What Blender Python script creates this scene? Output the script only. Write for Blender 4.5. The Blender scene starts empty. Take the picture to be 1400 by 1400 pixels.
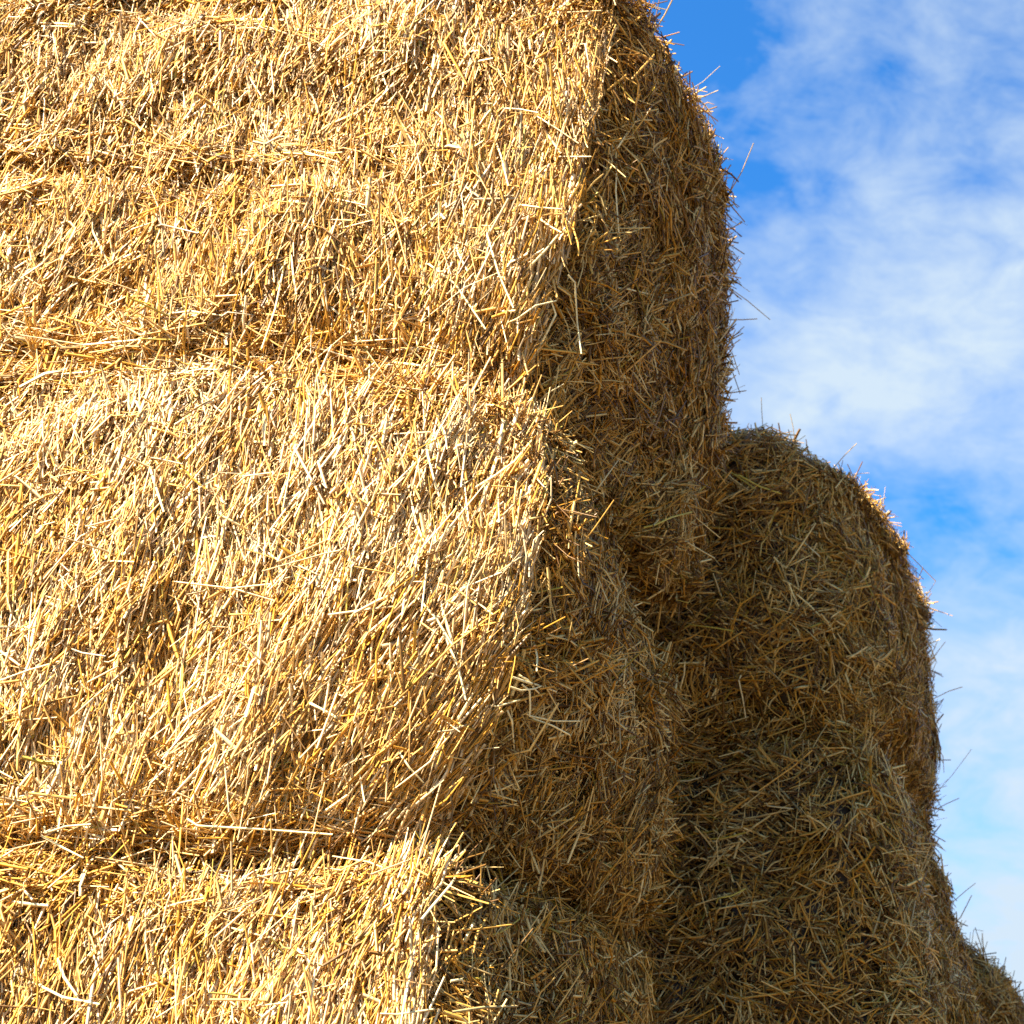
import bpy, math
import numpy as np
from mathutils import Vector, Matrix
from mathutils.bvhtree import BVHTree

QUALITY = 1.0                      # straw density multiplier
rng = np.random.default_rng(11)
scene = bpy.context.scene
C = scene.collection

# ------------------------------------------------------------------ camera
CAM_Z = 1.66
F_PX = 2100.0                      # focal length in pixels of the 1400 px photograph
PITCH = math.radians(25.46)
PX, PY = 1450.0, 700.0             # principal point (the picture is the left part of a wider view)
cam_d = bpy.data.cameras.new("camera")
cam = bpy.data.objects.new("camera", cam_d)
C.objects.link(cam)
cam.location = (0, 0, CAM_Z)
cam.rotation_euler = (math.pi / 2 + PITCH, 0, 0)
cam_d.sensor_width = 36.0
cam_d.sensor_fit = 'HORIZONTAL'
cam_d.lens = F_PX / 1400 * 36
cam_d.shift_x = (700 - PX) / 1400
cam_d.shift_y = (PY - 700) / 1400
cam_d.clip_start = 0.05
cam_d.clip_end = 3000
cam_d.dof.use_dof = True
cam_d.dof.focus_distance = 2.05
cam_d.dof.aperture_fstop = 11
scene.camera = cam


def ray(px, py):
    """world direction through a photograph pixel"""
    x, y = (px - PX) / F_PX, (PY - py) / F_PX
    c, s = math.cos(PITCH), math.sin(PITCH)
    return np.array([x, c - s * y, s + c * y])


# ------------------------------------------------------------------ noise
def _hash(ix, iy, iz, seed):
    h = (ix * 374761393 + iy * 668265263 + iz * 2147483647 + seed * 1274126177) & 0xFFFFFFFF
    h = ((h ^ (h >> 13)) * 1274126177) & 0xFFFFFFFF
    h = ((h ^ (h >> 16)) * 2246822519) & 0xFFFFFFFF
    return ((h ^ (h >> 15)) & 0xFFFF) / 32767.5 - 1.0


def noise(P, scale, seed=0):
    """smooth value noise, about -1 .. 1; scale = size of a feature in metres"""
    q = P / scale + 517.3
    i = np.floor(q).astype(np.int64)
    f = q - i
    f = f * f * (3 - 2 * f)
    out = 0
    for dx in (0, 1):
        wx = f[:, 0] if dx else 1 - f[:, 0]
        for dy in (0, 1):
            wy = f[:, 1] if dy else 1 - f[:, 1]
            for dz in (0, 1):
                wz = f[:, 2] if dz else 1 - f[:, 2]
                out = out + wx * wy * wz * _hash(i[:, 0] + dx, i[:, 1] + dy, i[:, 2] + dz, seed)
    return out


def smooth(a, b, x):
    t = np.clip((x - a) / (b - a), 0, 1)
    return t * t * (3 - 2 * t)


def unit(v):
    return v / np.maximum(np.linalg.norm(v, axis=1, keepdims=True), 1e-9)


# ------------------------------------------------------------------ materials
def straw_material(name, rough=0.42, value=1.0):
    m = bpy.data.materials.new(name)
    m.use_nodes = True
    nt = m.node_tree
    b = nt.nodes['Principled BSDF']
    at = nt.nodes.new('ShaderNodeAttribute')
    at.attribute_name = 'straw_colour'
    tc = nt.nodes.new('ShaderNodeTexCoord')
    nz = nt.nodes.new('ShaderNodeTexNoise')
    nz.inputs['Scale'].default_value = 160
    nz.inputs['Detail'].default_value = 3
    nt.links.new(tc.outputs['Object'], nz.inputs['Vector'])
    mr = nt.nodes.new('ShaderNodeMapRange')
    mr.inputs['From Min'].default_value = 0.3
    mr.inputs['From Max'].default_value = 0.7
    mr.inputs['To Min'].default_value = 0.72 * value
    mr.inputs['To Max'].default_value = 1.12 * value
    nt.links.new(nz.outputs['Fac'], mr.inputs['Value'])
    mul = nt.nodes.new('ShaderNodeVectorMath')
    mul.operation = 'SCALE'
    nt.links.new(at.outputs['Color'], mul.inputs[0])
    nt.links.new(mr.outputs['Result'], mul.inputs['Scale'])
    nt.links.new(mul.outputs['Vector'], b.inputs['Base Color'])
    b.inputs['Roughness'].default_value = rough
    b.inputs['Specular IOR Level'].default_value = 0.22
    return m


M_STRAW = straw_material("cut_straw")
M_STALK = straw_material("whole_stalk", rough=0.35, value=1.05)

PALETTE = np.array([
    [0.60, 0.342, 0.095],     # golden
    [0.80, 0.595, 0.315],      # pale
    [0.52, 0.25, 0.028],     # orange
    [0.12, 0.055, 0.015],    # brown straw, darkened to put shade into the ends
    [0.42, 0.32, 0.19],      # greyish
    [0.36, 0.28, 0.05],      # olive
])


# ------------------------------------------------------------------ straw geometry
def straw_arrays(P0, P1, P2, N, w, thick):
    """three-sided stalks through P0, P1, P2; w = width, thick = thickness / width"""
    n = len(P0)
    D = unit(P2 - P0)
    S = unit(np.cross(D, N))
    T = np.cross(S, D)
    ph = rng.uniform(0, 2 * math.pi, n)
    V = np.empty((n, 3, 3, 3), np.float32)
    for r, (P, k) in enumerate(((P0, 0.9), (P1, 1.0), (P2, 0.8))):
        for a in range(3):
            an = ph + a * 2 * math.pi / 3
            V[:, r, a] = P + (np.cos(an) * w * 0.56 * k)[:, None] * S + (np.sin(an) * w * 0.56 * k * thick)[:, None] * T
    V = V.reshape(-1, 3)
    base = (np.arange(n) * 9)[:, None]
    q = []
    for r in (0, 3):
        for a in range(3):
            b = (a + 1) % 3
            q.append(np.stack([r + a, r + b, r + 3 + b, r + 3 + a]))
    F = (base[:, :, None] + np.array(q)[None]).reshape(-1, 4)
    return V, F


def make_mesh(name, V, F, col, mat):
    me = bpy.data.meshes.new(name)
    me.vertices.add(len(V))
    me.vertices.foreach_set('co', np.ascontiguousarray(V, np.float32).ravel())
    k = F.shape[1]
    me.loops.add(F.size)
    me.loops.foreach_set('vertex_index', np.ascontiguousarray(F, np.int32).ravel())
    me.polygons.add(len(F))
    me.polygons.foreach_set('loop_start', np.arange(len(F), dtype=np.int32) * k)
    me.polygons.foreach_set('use_smooth', np.ones(len(F), bool))
    at = me.attributes.new('straw_colour', 'FLOAT_COLOR', 'POINT')
    at.data.foreach_set('color', np.ascontiguousarray(np.c_[col, np.ones(len(col))], np.float32).ravel())
    me.materials.append(mat)
    me.update(calc_edges=True)
    return me


# ------------------------------------------------------------------ a bale
class Bale:
    """rounded box with eight movable corners, soft bulges and string creases"""

    def __init__(s, box, r=0.13, corners=None, rz=0.0, bulge=0.03, seed=0, creases=(), rough=0.018, pale=1.0, near=1.0, steep=1.0):
        s.pale, s.near, s.steep = pale, near, steep
        s.x0, s.x1, s.y0, s.y1, s.z0, s.z1 = box
        s.c = np.array([(s.x0 + s.x1) / 2, (s.y0 + s.y1) / 2, (s.z0 + s.z1) / 2])
        s.h = np.array([(s.x1 - s.x0) / 2, (s.y1 - s.y0) / 2, (s.z1 - s.z0) / 2])
        s.r, s.bulge, s.seed, s.creases, s.rough = r, bulge, seed, creases, rough
        s.rz = rz
        s.off = corners or {}          # (sx, sy, sz) -> (dx, dy, dz)

    def place(s, face, u, v):
        """face = (axis, sign); u, v in -1 .. 1 on the two other axes"""
        ax, sg = face
        a1, a2 = [a for a in (0, 1, 2) if a != ax]
        q = np.empty((len(u), 3))
        q[:, ax] = sg
        q[:, a1], q[:, a2] = u, v
        P = q * s.h
        rv = np.minimum(np.ones(3) * np.array(s.r), s.h * 0.98)
        inner = s.h - rv
        core = np.clip(P, -inner, inner)
        d = (P - core) / rv
        L = np.linalg.norm(d, axis=1, keepdims=True)
        R = core + d / np.maximum(L, 1e-9) * rv
        t = R / s.h
        # bulge of each face
        b = s.bulge * (1 - t ** 2)
        prod = np.ones(len(u))
        e = np.zeros_like(R)
        for a in range(3):
            o = [k for k in range(3) if k != a]
            wgt = np.clip(1 - t[:, o[0]] ** 2, 0, 1) * np.clip(1 - t[:, o[1]] ** 2, 0, 1)
            e[:, a] = np.sign(t[:, a]) * np.abs(t[:, a]) ** 3 * s.bulge * np.sqrt(wgt)
        R = R + e
        # corner offsets
        for (cx, cy, cz), dlt in s.off.items():
            w = np.clip((1 + cx * t[:, 0]) / 2, 0, 1.1) ** s.near * (1 + cy * t[:, 1]) * np.clip((1 + cz * t[:, 2]) / 2, 0, 1.1) ** s.steep / 2
            R = R + np.clip(w, 0, 1.3)[:, None] * np.array(dlt)
        if s.rz:
            cz, sz = math.cos(s.rz), math.sin(s.rz)
            R = np.stack([R[:, 0] * cz - R[:, 1] * sz, R[:, 0] * sz + R[:, 1] * cz, R[:, 2]], 1)
        return R + s.c

    def surface(s, face, u, v):
        e = 2e-3
        P = s.place(face, u, v)
        du = s.place(face, u + e, v) - s.place(face, u - e, v)
        dv = s.place(face, u, v + e) - s.place(face, u, v - e)
        N = unit(np.cross(du, dv))
        flip = np.sign(np.sum(N * (P - s.c), axis=1))
        N = N * flip[:, None]
        k = s.rough * (noise(P, 0.30, s.seed) * 1.3 + noise(P, 0.10, s.seed + 5) * 0.75 + noise(P, 0.04, s.seed + 9) * 0.4)
        for z, depth, wid, x_to in s.creases:
            zz = z + 0.012 * noise(P * [1, 1, 0], 0.2, s.seed + 3)
            a = np.exp(-((P[:, 2] - zz) / wid) ** 2)
            a *= 1 - smooth(x_to - 0.15, x_to, P[:, 0])
            k = k - depth * a * (0.75 + 0.5 * noise(P, 0.07, s.seed + 4))
        return P + N * k[:, None], N

    def core(s, res):
        Vs, Fs, n0 = [], [], 0
        for ax in range(3):
            for sg in (-1, 1):
                a1, a2 = [a for a in (0, 1, 2) if a != ax]
                n1 = max(6, int(s.h[a1] * 2 / res))
                n2 = max(6, int(s.h[a2] * 2 / res))
                U, V = np.meshgrid(np.linspace(-1, 1, n1), np.linspace(-1, 1, n2), indexing='ij')
                P, N = s.surface((ax, sg), U.ravel(), V.ravel())
                idx = np.arange(n1 * n2).reshape(n1, n2) + n0
                f = np.stack([idx[:-1, :-1], idx[1:, :-1], idx[1:, 1:], idx[:-1, 1:]], -1).reshape(-1, 4)
                Vs.append(P - N * 0.040)
                Fs.append(f)
                n0 += n1 * n2
        return np.concatenate(Vs), np.concatenate(Fs)


def colours(P, kind, n, edge=None, pale=1.0):
    """each stalk's own colour: clumps of orange, pale and greyish straw"""
    clump = noise(P, 0.09, 71) + 0.6 * noise(P, 0.03, 72)
    clump2 = noise(P, 0.12, 75) + 0.5 * noise(P, 0.04, 76)
    if kind == 'side':
        w = np.array([0.41, 0.24, 0.18, 0.10, 0.05, 0.02])
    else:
        w = np.array([0.29, 0.18, 0.15, 0.34, 0.02, 0.02])  # more dark brown than on the sides, deepening the ends' shade by colour
    W = np.tile(w, (n, 1))
    W[:, 2] *= np.exp(1.5 * clump)
    W[:, 1] *= np.exp(1.0 * clump2)
    W[:, 4] *= np.exp(-1.3 * clump)
    W[:, 3] *= np.exp(0.8 * clump)
    W[:, 1] *= pale
    if edge is not None:
        W[:, 2] *= 1 + 2.2 * edge
    W /= W.sum(1, keepdims=True)
    k = (rng.random(n)[:, None] > np.cumsum(W, 1)).sum(1).clip(0, 5)
    col = PALETTE[k] * rng.uniform(0.80, 1.16, n)[:, None]
    mixk = rng.uniform(0, 0.25, n)[:, None]
    col = col * (1 - mixk) + PALETTE[0] * mixk
    if kind == 'end':                      # ends tinted darker and warmer: their shade put into the straw colour
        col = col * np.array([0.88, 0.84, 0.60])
    return np.clip(col, 0, 0.9)


def straws_on(b, face, count, kind, lean=None, dens=None):
    """scatter stalks over one face; kind 'side' (combed, mostly upright) or 'end' (bristly cut ends)"""
    count = int(count * QUALITY * (1.45 if kind == 'side' else 0.52))
    ax, sg = face
    u = rng.uniform(-1, 1, count)
    v = rng.uniform(-1, 1, count)
    P, N = b.surface(face, u, v)
    if dens is not None:
        keep = rng.random(count) < dens(P)
        P, N = P[keep], N[keep]
    n = len(P)
    up = np.tile(np.array([0., 0., 1.]), (n, 1))
    if ax == 2:
        up = np.tile(np.array([0.3, 1., 0.]), (n, 1))
    T = unit(up - np.sum(up * N, 1, keepdims=True) * N)       # "up" along the surface
    S = np.cross(T, N)                                         # to the right when seen from outside
    g = rng.normal(size=n)
    flow = noise(P, 0.11, 31) + 0.7 * noise(P, 0.045, 32)
    edge = 1 - np.minimum(smooth(b.z0, b.z0 + 0.12, P[:, 2]), smooth(b.z1, b.z1 - 0.10, P[:, 2]))
    if kind == 'side':
        ang = math.radians(1) + 0.24 * flow + 0.25 * g
        if lean is not None:
            ang = ang + lean(P)
        for z, dep, wid, xt in b.creases:
            edge = np.maximum(edge, np.exp(-((P[:, 2] - z) / (wid * 2.2)) ** 2) * (1 - smooth(xt - 0.2, xt + 0.1, P[:, 0])))
        edge = edge * (1 - smooth(b.x1 - 0.30, b.x1 - 0.12, P[:, 0]))
        turned = smooth(0.25, 0.6, N[:, 0])
        ang = ang * (1 - 0.45 * turned)
        wild = rng.random(n) < (0.17 + 0.38 * edge) * (1 - 0.6 * turned)
        ang = np.where(wild, rng.uniform(-1.6, 1.6, n), ang)
        flat = rng.random(n) < 0.45 * edge
        ang = np.where(flat, math.pi / 2 + rng.normal(0, 0.35, n), ang)
        tilt = rng.normal(0.05, 0.16, n) + np.where(wild, rng.uniform(-0.1, 0.4, n), 0)
        L = rng.gamma(3.0, 0.020, n).clip(0.015, 0.17)
        L = np.where(wild, L * 0.8, L * (0.8 + 0.5 * smooth(-1.5, -0.9, P[:, 0])))
        L = L * (1 - 0.4 * turned)
        shaggy = rng.random(n) < 0.18 * turned         # stalks breaking out along the corners
        tilt = np.where(shaggy, rng.uniform(0.2, 0.8, n), tilt * (1 - 0.6 * turned))
        depth = rng.uniform(-0.034, 0.007, n) + 0.008 * noise(P, 0.03, 41) + 0.006 * noise(P, 0.012, 43)
    else:
        ang = rng.uniform(-math.pi, math.pi, n)
        sw = rng.random(n) < 0.55
        ang = np.where(sw, 2.2 * flow + 0.45 * g + 0.5, ang)
        tuft = np.clip(0.75 + 0.9 * noise(P, 0.06, 51) + 0.4 * noise(P, 0.02, 52), 0.1, 1.7)
        tilt = rng.uniform(-0.12, 0.62, n) * tuft
        L = rng.gamma(3.2, 0.0145, n).clip(0.012, 0.13)
        depth = rng.uniform(-0.038, 0.005, n) + 0.009 * noise(P, 0.035, 42) + 0.006 * noise(P, 0.014, 44)
    D = np.cos(ang)[:, None] * T + np.sin(ang)[:, None] * S
    flip = np.where(rng.random(n) < 0.5, -1, 1)[:, None]
    D = D * flip
    D = unit(D * np.cos(tilt)[:, None] + N * np.sin(tilt)[:, None])
    # mixed widths: shreds, stalks, broad flattened stalks
    kw = rng.random(n) ** (1.0 if kind == 'side' else 0.72)
    if kind == 'side':
        kw = kw ** (1.6 - 0.65 * smooth(-1.5, -0.85, P[:, 0]))
    w = np.where(kw < 0.42, rng.uniform(0.0009, 0.0018, n),
                 np.where(kw < 0.90, rng.uniform(0.0017, 0.0032, n), rng.uniform(0.0032, 0.0050, n)))
    thick = np.where(kw < 0.42, rng.uniform(0.3, 1, n), rng.uniform(0.55, 1.0, n))
    leaf = rng.random(n) < 0.035                       # crushed leaf ribbons
    w = np.where(leaf, rng.uniform(0.0048, 0.0075, n), w)
    thick = np.where(leaf, 0.12, thick)
    L = np.where(kw < 0.42, L * 0.75, L)
    L = np.where(leaf, rng.uniform(0.025, 0.07, n), L)
    Cc = P + N * depth[:, None] + D * (L * 0.28 * np.maximum(np.sin(tilt), 0) * 1.2)[:, None]
    P0 = Cc - D * (L / 2)[:, None]
    P2 = Cc + D * (L / 2)[:, None]
    bend = rng.normal(0, 0.07, n) * L
    kink = rng.random(n) < 0.10
    bend = np.where(kink, bend * 3.2, bend)
    bend = np.where(kw < 0.42, bend * 2.0, bend)
    bend = np.where(leaf, rng.normal(0, 0.09, n) * L, bend)
    bend = np.clip(bend, -0.22 * L, 0.22 * L)
    bx = unit(rng.normal(size=(n, 3)) + 0.4 * N)
    P1 = Cc + bx * bend[:, None] + D * (L * rng.uniform(-0.18, 0.18, n))[:, None]
    V, F = straw_arrays(P0, P1, P2, N, w, thick)
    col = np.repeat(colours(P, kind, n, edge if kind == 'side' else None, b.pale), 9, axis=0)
    return V, F, col


def tag(o, label=None, cat=None, group=None, kind=None):
    for k, val in (('label', label), ('category', cat), ('group', group), ('kind', kind)):
        if val:
            o[k] = val


FRONT, RIGHT, TOP, BOT, LEFT, BACK = (1, -1), (0, 1), (2, 1), (2, -1), (0, -1), (1, 1)
PART_NAME = {FRONT: 'long_side', RIGHT: 'cut_end', TOP: 'top_layer', BOT: 'underside', BACK: 'rear_side'}
CORES = []          # (object, BVH tree) for seating the loose stalks
GROUP = "straw bales of the stack"


def build_bale(b, label, faces, res=0.02):
    """faces: list of (face, count, kind, lean, density)"""
    V, F = b.core(res)
    col = np.tile(np.array([0.040, 0.020, 0.006]), (len(V), 1)) * (1 + 0.35 * noise(V, 0.02, 91))[:, None]  # near-black core: the shade of deep gaps put into its colour
    tree = BVHTree.FromPolygons([tuple(p) for p in V], [tuple(int(i) for i in f) for f in F])
    origin = np.array([b.c[0], b.c[1], b.z0])
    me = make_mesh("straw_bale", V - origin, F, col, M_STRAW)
    o = bpy.data.objects.new("straw_bale", me)
    o.location = origin
    C.objects.link(o)
    tag(o, label, "straw bale", GROUP)
    for face, count, kind, lean, dens in faces:
        v, f, c = straws_on(b, face, count, kind, lean, dens)
        nm = 'long_side' if kind == 'side' else PART_NAME[face]
        p = bpy.data.objects.new(nm, make_mesh(nm, v - origin, f, c, M_STRAW))
        C.objects.link(p)
        p.parent = o
    CORES.append((o, tree, b))
    return o




def near_frame(P):                     # full cover where the picture looks, thinner far to the left
    return np.clip(smooth(-2.35, -1.75, P[:, 0]), 0.06, 1)


def lean_mid(P):                       # stalks of the middle bale sweep round its lower right corner
    k = smooth(-1.35, -0.85, P[:, 0]) * (1 - smooth(2.32, 2.62, P[:, 2]))
    return 0.02 + 0.34 * k * smooth(0.0, 0.55, k)


def lean_top(P):
    return 0.06 - 0.10 * smooth(-1.3, -0.9, P[:, 0])


def lean_low(P):
    return np.full(len(P), 0.03)


XL, XR, YF = -3.08, -0.68, 1.87
R_FRONT = (0.17, 0.12, 0.055)


def right_part(P):
    return np.where(P[:, 0] > -1.0, 1.0, 0.0)


# ---- front column (long sides face the sun, ends face right)
top_bale = build_bale(
    Bale((XL, XR + 0.02, YF + 0.0, 2.68, 2.795, 3.58), r=(0.16, 0.09, 0.045), seed=1, bulge=0.022, rough=0.028, pale=0.85, near=9, steep=2.0,
         corners={(1, 1, -1): (0.0, 0, -0.14), (1, -1, -1): (-0.15, 0.14, 0.0), (1, -1, 1): (-0.05, 0.06, 0.0),
                  (1, 1, 1): (-0.05, 0.0, -0.05)},
         creases=[(3.115, 0.060, 0.022, -0.95), (3.44, 0.032, 0.018, -1.2)]),
    "sunlit straw bale topmost in the front stack, with a shallow crease along its face",
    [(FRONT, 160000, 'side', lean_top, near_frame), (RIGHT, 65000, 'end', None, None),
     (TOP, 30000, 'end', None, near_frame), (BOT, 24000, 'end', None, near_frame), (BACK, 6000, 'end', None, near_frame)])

middle_bale = build_bale(
    Bale((XL, XR + 0.03, YF + 0.002, 2.62, 2.10, 2.81), r=(0.14, 0.09, 0.045), seed=21, bulge=0.026, rough=0.024, pale=1.25, near=6, steep=2.5,
         corners={(1, 1, 1): (-0.06, 0, -0.30), (1, -1, 1): (-0.07, 0.09, 0.0), (1, -1, -1): (-0.17, 0.16, 0.03)}),
    "sunlit straw bale in the middle of the front stack, between two others, its corner bulging",
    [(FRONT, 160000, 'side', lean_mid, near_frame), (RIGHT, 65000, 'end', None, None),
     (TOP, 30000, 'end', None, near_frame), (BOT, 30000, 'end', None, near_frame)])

low_bale = build_bale(
    Bale((XL, XR - 0.01, YF + 0.012, 2.66, 1.41, 2.098), r=(0.14, 0.06, 0.05), seed=41, bulge=0.02, rough=0.024, pale=1.2, near=4,
         corners={(1, -1, 1): (-0.07, 0.07, 0.0), (1, 1, 1): (0.0, 0.0, 0.03)}),
    "sunlit straw bale lowest in the front stack, under the long dark gap",
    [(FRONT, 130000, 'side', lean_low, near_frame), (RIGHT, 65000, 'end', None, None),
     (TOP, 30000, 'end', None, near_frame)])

# ---- second column, behind the first and standing further out to the right
second_top = build_bale(
    Bale((-2.6, -0.33, 2.84, 3.68, 2.53, 3.25), r=(0.17, 0.17, 0.12), seed=61, bulge=0.065, rough=0.036,
         corners={(1, -1, 1): (-0.15, 0.0, 0.01), (1, 1, 1): (-0.07, 0, -0.16), (1, 1, -1): (-0.01, 0, 0.0), (1, -1, -1): (-0.03, 0.04, 0.02)}),
    "shaded straw bale behind the front stack, its rounded top catching the sun",
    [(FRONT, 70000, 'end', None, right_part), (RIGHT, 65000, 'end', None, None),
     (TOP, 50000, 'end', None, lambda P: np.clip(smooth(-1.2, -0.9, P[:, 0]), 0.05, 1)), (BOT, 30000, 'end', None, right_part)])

second_mid = build_bale(
    Bale((-2.6, -0.25, 2.87, 3.70, 1.80, 2.60), r=(0.10, 0.08, 0.06), seed=81, bulge=0.05, rough=0.036,
         corners={(1, 1, -1): (0.13, 0, 0.0), (1, -1, -1): (0.04, 0, 0.0), (1, -1, 1): (-0.14, 0.02, -0.01), (1, 1, 1): (-0.09, 0, -0.02)}),
    "shaded straw bale under the round-topped one behind the front stack",
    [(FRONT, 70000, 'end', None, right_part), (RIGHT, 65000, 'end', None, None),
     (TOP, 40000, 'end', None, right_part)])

third_low = build_bale(
    Bale((-2.2, -0.08, 3.70, 4.60, 1.60, 2.36), r=(0.30, 0.16, 0.34), seed=101, bulge=0.03, rough=0.025),
    "straw bale furthest back, at the photo's lower right corner below the sky",
    [(FRONT, 55000, 'end', None, lambda P: (P[:, 0] > -0.8) * 1.0), (RIGHT, 55000, 'end', None, None),
     (TOP, 55000, 'end', None, lambda P: (P[:, 0] > -0.8) * 1.0)])

# ------------------------------------------------------------------ loose stalks, each seated on the bale it sticks out of
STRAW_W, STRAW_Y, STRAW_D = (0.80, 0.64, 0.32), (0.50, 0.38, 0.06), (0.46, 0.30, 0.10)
# photograph pixels along the stalk, width in mm, colour
STALKS = [
    [(415, 207), (464, 222)], [(734, 159), (791, 196)], [(686, 148), (710, 149), (736, 154)], [(711, 280), (768, 286)],
    [(739, 300), (755, 311), (768, 318)], [(723, 366), (764, 320)], [(666, 321), (681, 372), (702, 421)],
    [(707, 436), (732, 418), (761, 411)], [(843, 221), (842, 262), (846, 318)], [(786, 386), (789, 440), (795, 484)],
    [(857, 395), (914, 411)], [(673, 180), (685, 213), (695, 254)], [(846, 200), (868, 161)], [(586, 361), (622, 388), (664, 450)],
    [(454, 421), (487, 452)], [(590, 145), (606, 163)], [(735, 480), (760, 430), (752, 407)], [(655, 60), (668, 75)],
    [(800, 60), (806, 105)], [(622, 320), (640, 372)], [(560, 545), (548, 585)],
    [(584, 618), (596, 665), (611, 707)], [(650, 550), (664, 578), (680, 607)], [(679, 700), (720, 676), (757, 639)],
    [(648, 668), (702, 632)], [(729, 557), (748, 538), (771, 525)], [(545, 459), (584, 498)], [(564, 693), (579, 739)],
    [(796, 700), (820, 664), (845, 629)], [(568, 814), (596, 845), (620, 884)], [(607, 868), (626, 910), (637, 957)],
    [(425, 962), (461, 982)], [(546, 1029), (560, 1050), (579, 1070)], [(718, 932), (740, 938), (761, 946)],
    [(722, 930), (743, 954)], [(712, 944), (745, 936)], [(724, 944), (724, 980)], [(680, 966), (711, 957)],
    [(725, 979), (793, 986)], [(732, 984), (755, 992), (779, 1005)], [(700, 986), (704, 1034)], [(730, 877), (734, 918)],
    [(529, 1150), (550, 1151), (575, 1164)], [(380, 1173), (412, 1206), (441, 1243)], [(593, 1189), (625, 1237)],
    [(592, 1238), (628, 1190)], [(57, 1143), (88, 1160), (114, 1173)], [(61, 1139), (90, 1130), (125, 1127)],
    [(46, 1343), (85, 1363), (136, 1373)], [(405, 1296), (425, 1318)], [(79, 1311), (105, 1361)],
    [(270, 1129), (360, 1134), (455, 1141)], [(631, 1339), (644, 1365)], [(110, 1210), (119, 1178)], [(528, 1150), (519, 1183)],
    [(300, 940), (308, 885)], [(90, 655), (62, 610)], [(330, 720), (296, 702)], [(205, 640), (224, 700)],
    [(688, 1273, ), (723, 1242)], [(943, 854), (975, 858), (1004, 863)], [(895, 718), (946, 700)], [(961, 661), (1000, 646), (1032, 668)],
    [(1011, 650), (1068, 675)], [(1082, 732), (1100, 742), (1121, 761)], [(1164, 898), (1186, 884)], [(972, 1147), (1020, 1138)],
    [(982, 1228), (1020, 1215)], [(1050, 1102), (1085, 1106)], [(922, 1068), (962, 1062)], [(850, 530), (864, 470)],
    [(770, 1140), (800, 1128)], [(830, 1330), (878, 1300)], [(930, 940), (936, 905)], [(1010, 930), (1020, 985)],
    [(936, 127), (955, 115), (979, 93)], [(929, 146), (963, 132)], [(979, 271), (1000, 235), (1016, 196)],
    [(986, 389), (1015, 410), (1046, 436)], [(896, 36), (906, 20), (916, 0)], [(1003, 314), (1028, 300)],
    [(990, 437), (1034, 436)], [(1003, 470), (1015, 490), (1024, 517)], [(1043, 582), (1041, 543)], [(1096, 590), (1090, 553)],
    [(1140, 640), (1171, 607)], [(1158, 657), (1184, 652)], [(1232, 752), (1275, 795), (1262, 815)], [(1296, 950), (1335, 934)],
    [(1262, 1088), (1285, 1062), (1312, 1026)], [(1285, 1112), (1320, 1095)], [(1305, 1232), (1335, 1207)],
    [(1285, 905), (1310, 873)], [(1300, 1170), (1316, 1168)], [(1330, 1290), (1333, 1268), (1346, 1270)],
    [(1378, 1382), (1385, 1360)],
]
YELLOW = {59, 60, 61, 62, 63, 66, 67}
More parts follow.
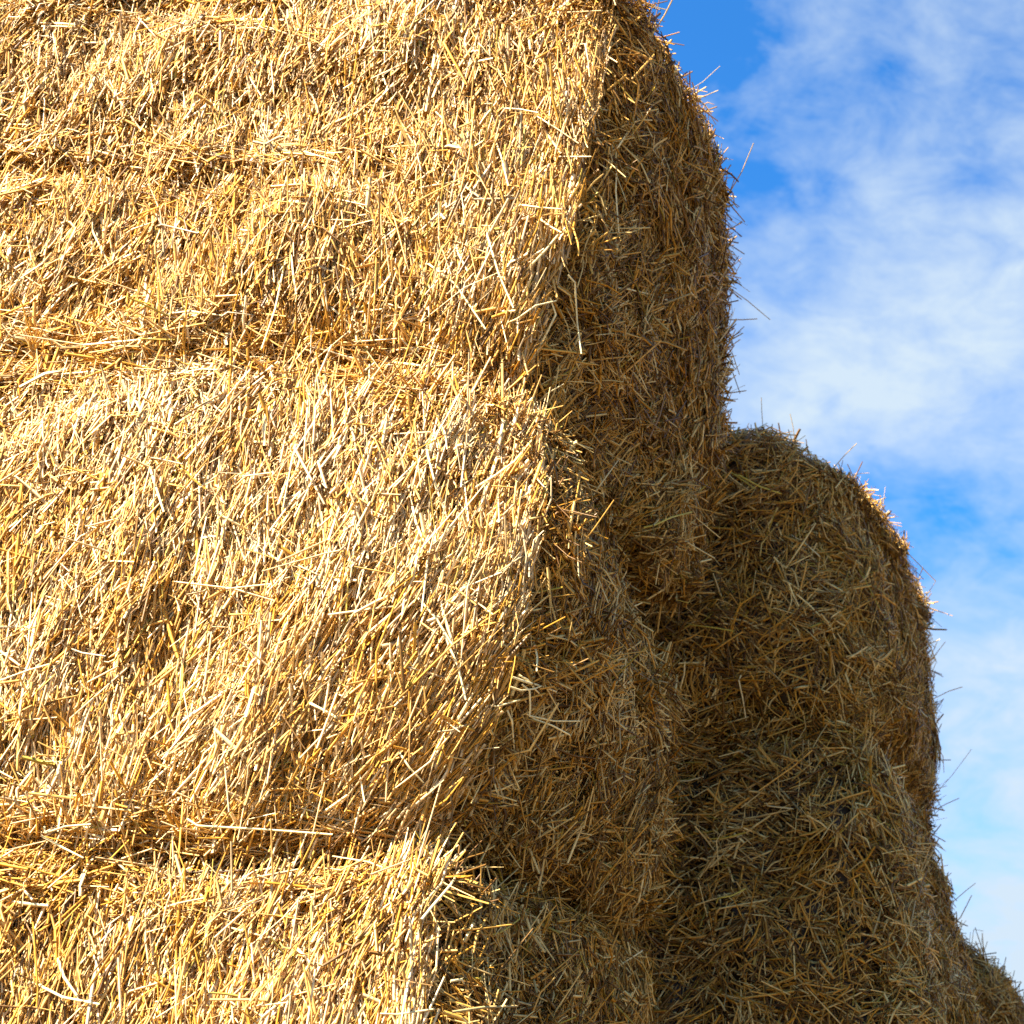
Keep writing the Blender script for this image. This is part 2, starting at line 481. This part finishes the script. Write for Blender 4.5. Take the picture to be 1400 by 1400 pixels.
for k, px in enumerate(STALKS):
    pts, prev, owner = [], None, None
    hits = []
    for p in px:
        d = ray(*p)
        best = None
        for o, tree, b in CORES:
            loc, nor, idx, dist = tree.ray_cast(Vector((0, 0, CAM_Z)), Vector(d).normalized())
            if loc is not None and (best is None or dist < best[0]):
                if nor.dot(Vector(d)) > 0:
                    nor = -nor
                best = (dist, np.array(loc), np.array(nor), o)
        hits.append(best)
    good = [h for h in hits if h]
    if not good:
        # rooted just behind the skyline: take the bale nearest to the line of sight
        d = unit(ray(*px[0])[None])[0]
        best = None
        for o, tree, b in CORES:
            for t in np.arange(1.6, 5.0, 0.02):
                loc, nor, idx, dist = tree.find_nearest(Vector((0, 0, CAM_Z)) + Vector(d) * t)
                if best is None or dist < best[0] - 1e-4:
                    best = (dist, t, np.array(nor), o)
        owner, n0, t0 = best[3], best[2], best[1]
    else:
        owner, n0 = good[0][3], good[0][2]
        t0 = good[0][0]
    run = 0
    for j, (p, h) in enumerate(zip(px, hits)):
        d = unit(ray(*p)[None])[0]
        lift = 0.052 + 0.008 * j
        same = h is not None and h[3] is owner and abs(h[0] - t0) < 0.25
        if same:
            t0 = h[0]
            pts.append(h[1] - d * (lift / max(0.45, abs(float(h[2] @ d)))))
        else:
            pts.append(np.array([0, 0, CAM_Z]) + d * (t0 - 0.01))
    if len(pts) == 2:
        pts = [pts[0], (pts[0] + pts[1]) / 2 + rng.normal(0, 0.002, 3), pts[1]]
    if not good:
        tree = [t for o, t, b in CORES if o is owner][0]
        loc, nor, _, _ = tree.find_nearest(Vector(pts[0]))
        away = unit((pts[0] - np.array(loc))[None])[0]
        pts = [p + (np.array(loc) + away * 0.045 - pts[0]) for p in pts]
    # push the root into the straw
    sky_end = any(h is None for h in hits)
    root = pts[0] + (pts[0] - pts[1]) * (0.9 if sky_end else 0.25) - n0 * (0.012)
    wid = rng.uniform(0.0024, 0.0037) * (0.8 if sky_end else 1)
    ring = [root] + pts
    V = []
    nseg = 6
    for j, P in enumerate(ring):
        D = (ring[min(j + 1, 3)] - ring[max(j - 1, 0)])
        D /= np.linalg.norm(D)
        S = np.cross(D, n0)
        S /= max(np.linalg.norm(S), 1e-6)
        T = np.cross(S, D)
        rr = wid / 2 * (1, 1, 0.95, 0.8)[j]
        for a in range(nseg):
            an = a * 2 * math.pi / nseg
            V.append(P + rr * (math.cos(an) * S + 0.75 * math.sin(an) * T))
    F = [(j * nseg + a, j * nseg + (a + 1) % nseg, (j + 1) * nseg + (a + 1) % nseg, (j + 1) * nseg + a)
         for j in range(3) for a in range(nseg)]
    V = np.array(V) - np.array(owner.location)
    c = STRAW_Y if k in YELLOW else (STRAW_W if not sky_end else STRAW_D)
    c = np.array(c) * rng.uniform(0.85, 1.05)
    me = make_mesh("protruding_stalk", V, np.array(F), np.tile(c, (len(V), 1)), M_STALK)
    st = bpy.data.objects.new("protruding_stalk", me)
    C.objects.link(st)
    st.parent = owner
    if k in YELLOW:
        st["label"] = "yellow green stalk"

# ------------------------------------------------------------------ ground
gm = bpy.data.materials.new("stubble_ground")
gm.use_nodes = True
nt = gm.node_tree
gb = nt.nodes['Principled BSDF']
gb.inputs['Roughness'].default_value = 0.95
nz = nt.nodes.new('ShaderNodeTexNoise')
nz.inputs['Scale'].default_value = 1.5
nz.inputs['Detail'].default_value = 8
tc = nt.nodes.new('ShaderNodeTexCoord')
nt.links.new(tc.outputs['Object'], nz.inputs['Vector'])
cr = nt.nodes.new('ShaderNodeValToRGB')
cr.color_ramp.elements[0].position = 0.35
cr.color_ramp.elements[0].color = (0.065, 0.043, 0.020, 1)
cr.color_ramp.elements[1].position = 0.65
cr.color_ramp.elements[1].color = (0.155, 0.102, 0.042, 1)
nt.links.new(nz.outputs['Fac'], cr.inputs['Fac'])
nt.links.new(cr.outputs['Color'], gb.inputs['Base Color'])
G = 600.0
gme = bpy.data.meshes.new("ground")
gme.from_pydata([(-G, -G, 0), (G, -G, 0), (G, G, 0), (-G, G, 0)], [], [(0, 1, 2, 3)])
gme.materials.append(gm)
go = bpy.data.objects.new("ground", gme)
C.objects.link(go)
tag(go, "straw littered ground under the stack", None, None, "structure")

# ------------------------------------------------------------------ overhead cable far behind the stack
cm = bpy.data.materials.new("dark_cable")
cm.use_nodes = True
cm.node_tree.nodes['Principled BSDF'].inputs['Base Color'].default_value = (0.10, 0.11, 0.13, 1)
a0, a1 = ray(1180, 1380), ray(2600, 1340)
A = np.array([0, 0, CAM_Z]) + a0 / a0[1] * 30
B = np.array([0, 0, CAM_Z]) + a1 / a1[1] * 30
V, nseg, nst = [], 6, 40
for j in range(nst + 1):
    t = j / nst
    P = A * (1 - t) + B * t - np.array([0, 0, 0.5 * 4 * t * (1 - t) * 0.25])
    for k in range(nseg):
        an = k * 2 * math.pi / nseg
        V.append(P - A + np.array([0, math.cos(an), math.sin(an)]) * 0.011)
F = [(j * nseg + k, j * nseg + (k + 1) % nseg, (j + 1) * nseg + (k + 1) % nseg, (j + 1) * nseg + k)
     for j in range(nst) for k in range(nseg)]
cme = bpy.data.meshes.new("overhead_cable")
cme.from_pydata([tuple(v) for v in V], [], F)
cme.materials.append(cm)
co = bpy.data.objects.new("overhead_cable", cme)
co.location = A
C.objects.link(co)
tag(co, "thin dark overhead cable crossing the sky just above the furthest bale", "cable")

# ------------------------------------------------------------------ sun and sky
SUN_DIR = Vector((-0.48, -0.58, 0.64)).normalized()       # towards the sun
sl = bpy.data.lights.new("sun", 'SUN')
sl.energy = 5.0
sl.angle = math.radians(0.53)
sl.color = (1.0, 0.91, 0.77)
so = bpy.data.objects.new("sun", sl)
so.rotation_euler = SUN_DIR.to_track_quat('Z', 'Y').to_euler()
so.location = SUN_DIR * 50
C.objects.link(so)

SKY_TINT = (0.20, 0.73, 1.24)
CLOUD_COLOUR = (2.75, 3.35, 3.95)
# px, py (direction of sight), angular radius, amount
CLOUD_BANKS = [(1260, 410, 0.20, 0.50), (1380, 960, 0.25, 0.12), (1400, 1350, 0.28, 0.42),
               (890, 30, 0.14, -0.50), (1255, 690, 0.10, -0.22), (1060, 290, 0.10, -0.10), (1180, 590, 0.07, 0.12),
               (1330, 90, 0.14, -0.10), (4200, 700, 1.0, 0.25), (3000, 1900, 0.7, 0.3)]  # last two banks are out of view, added to whiten light on shaded ends
w = bpy.data.worlds.new("World")
scene.world = w
w.use_nodes = True
nt = w.node_tree
bg = nt.nodes['Background']
bg.inputs['Strength'].default_value = 0.05
sky = nt.nodes.new('ShaderNodeTexSky')
sky.sky_type = 'NISHITA'
sky.sun_disc = False
sky.sun_elevation = math.asin(SUN_DIR.z)
sky.sun_rotation = math.atan2(SUN_DIR.x, SUN_DIR.y)

wn = nt.nodes
wl = nt.links


def vmath(op, a=None, b=None, scale=None):
    n = wn.new('ShaderNodeVectorMath')
    n.operation = op
    for i, x in enumerate((a, b)):
        if x is None:
            continue
        if hasattr(x, 'is_output'):
            wl.new(x, n.inputs[i])
        else:
            n.inputs[i].default_value = x
    if scale is not None:
        if hasattr(scale, 'is_output'):
            wl.new(scale, n.inputs['Scale'])
        else:
            n.inputs['Scale'].default_value = scale
    return n


def fmath(op, a, b=None, clamp=False):
    n = wn.new('ShaderNodeMath')
    n.operation = op
    n.use_clamp = clamp
    for i, x in enumerate((a, b)):
        if x is None:
            continue
        if hasattr(x, 'is_output'):
            wl.new(x, n.inputs[i])
        else:
            n.inputs[i].default_value = x
    return n.outputs[0]


tcw = wn.new('ShaderNodeTexCoord')
dirv = tcw.outputs['Generated']
blue = vmath('MULTIPLY', sky.outputs['Color'], SKY_TINT).outputs[0]


def cloud_noise(scale, detail, rough, offset, stretch, dist=0.0):
    m = wn.new('ShaderNodeMapping')
    m.inputs['Location'].default_value = offset
    m.inputs['Rotation'].default_value = (0, math.radians(-35), 0)
    m.inputs['Scale'].default_value = stretch
    wl.new(dirv, m.inputs['Vector'])
    n = wn.new('ShaderNodeTexNoise')
    n.inputs['Scale'].default_value = scale
    n.inputs['Detail'].default_value = detail
    n.inputs['Roughness'].default_value = rough
    n.inputs['Distortion'].default_value = dist
    wl.new(m.outputs['Vector'], n.inputs['Vector'])
    return n.outputs['Fac']


wz = wn.new('ShaderNodeTexNoise')
wz.inputs['Scale'].default_value = 9
wz.inputs['Detail'].default_value = 6
wz.inputs['Roughness'].default_value = 0.6
wl.new(dirv, wz.inputs['Vector'])
warped = vmath('ADD', dirv, vmath('SCALE', vmath('SUBTRACT', wz.outputs['Color'], (0.5, 0.5, 0.5)).outputs[0], scale=0.16).outputs[0]).outputs[0]


def bank(px, py, radius, amount):
    """a broad cloud bank (or a gap, when negative) around one direction of the sky"""
    d = ray(px, py)
    d = d / np.linalg.norm(d)
    dist = wn.new('ShaderNodeVectorMath')
    dist.operation = 'DISTANCE'
    wl.new(warped, dist.inputs[0])
    dist.inputs[1].default_value = tuple(float(x) for x in d)
    mr = wn.new('ShaderNodeMapRange')
    mr.interpolation_type = 'SMOOTHERSTEP'
    mr.inputs['From Min'].default_value = 0
    mr.inputs['From Max'].default_value = radius
    mr.inputs['To Min'].default_value = amount
    mr.inputs['To Max'].default_value = 0
    wl.new(dist.outputs['Value'], mr.inputs['Value'])
    return mr.outputs['Result']


cov = fmath('MULTIPLY', cloud_noise(5.5, 9, 0.60, (3.1, 0.4, 1.7), (1.0, 1.0, 2.1), 0.35), 1.5)
cov = fmath('ADD', cov, fmath('MULTIPLY', cloud_noise(17, 8, 0.62, (0.3, 2.2, 5.1), (1.0, 1.0, 2.0), 0.5), 1.0))
cov = fmath('SUBTRACT', cov, 0.95)
for px, py, rad, am in CLOUD_BANKS:
    cov = fmath('ADD', cov, bank(px, py, rad, am))
cov = fmath('MULTIPLY', cov, 1.15, True)
mixc = wn.new('ShaderNodeMix')
mixc.data_type = 'RGBA'
wl.new(cov, mixc.inputs['Factor'])
wl.new(blue, mixc.inputs['A'])
mixc.inputs['B'].default_value = (*[0.9 * c for c in CLOUD_COLOUR], 1)
wl.new(mixc.outputs['Result'], bg.inputs['Color'])


# ------------------------------------------------------------------ view
vs = scene.view_settings
vs.view_transform = 'Standard'
vs.look = 'None'
vs.exposure = 2.45
vs.gamma = 1.0
scene.render.engine = 'CYCLES'
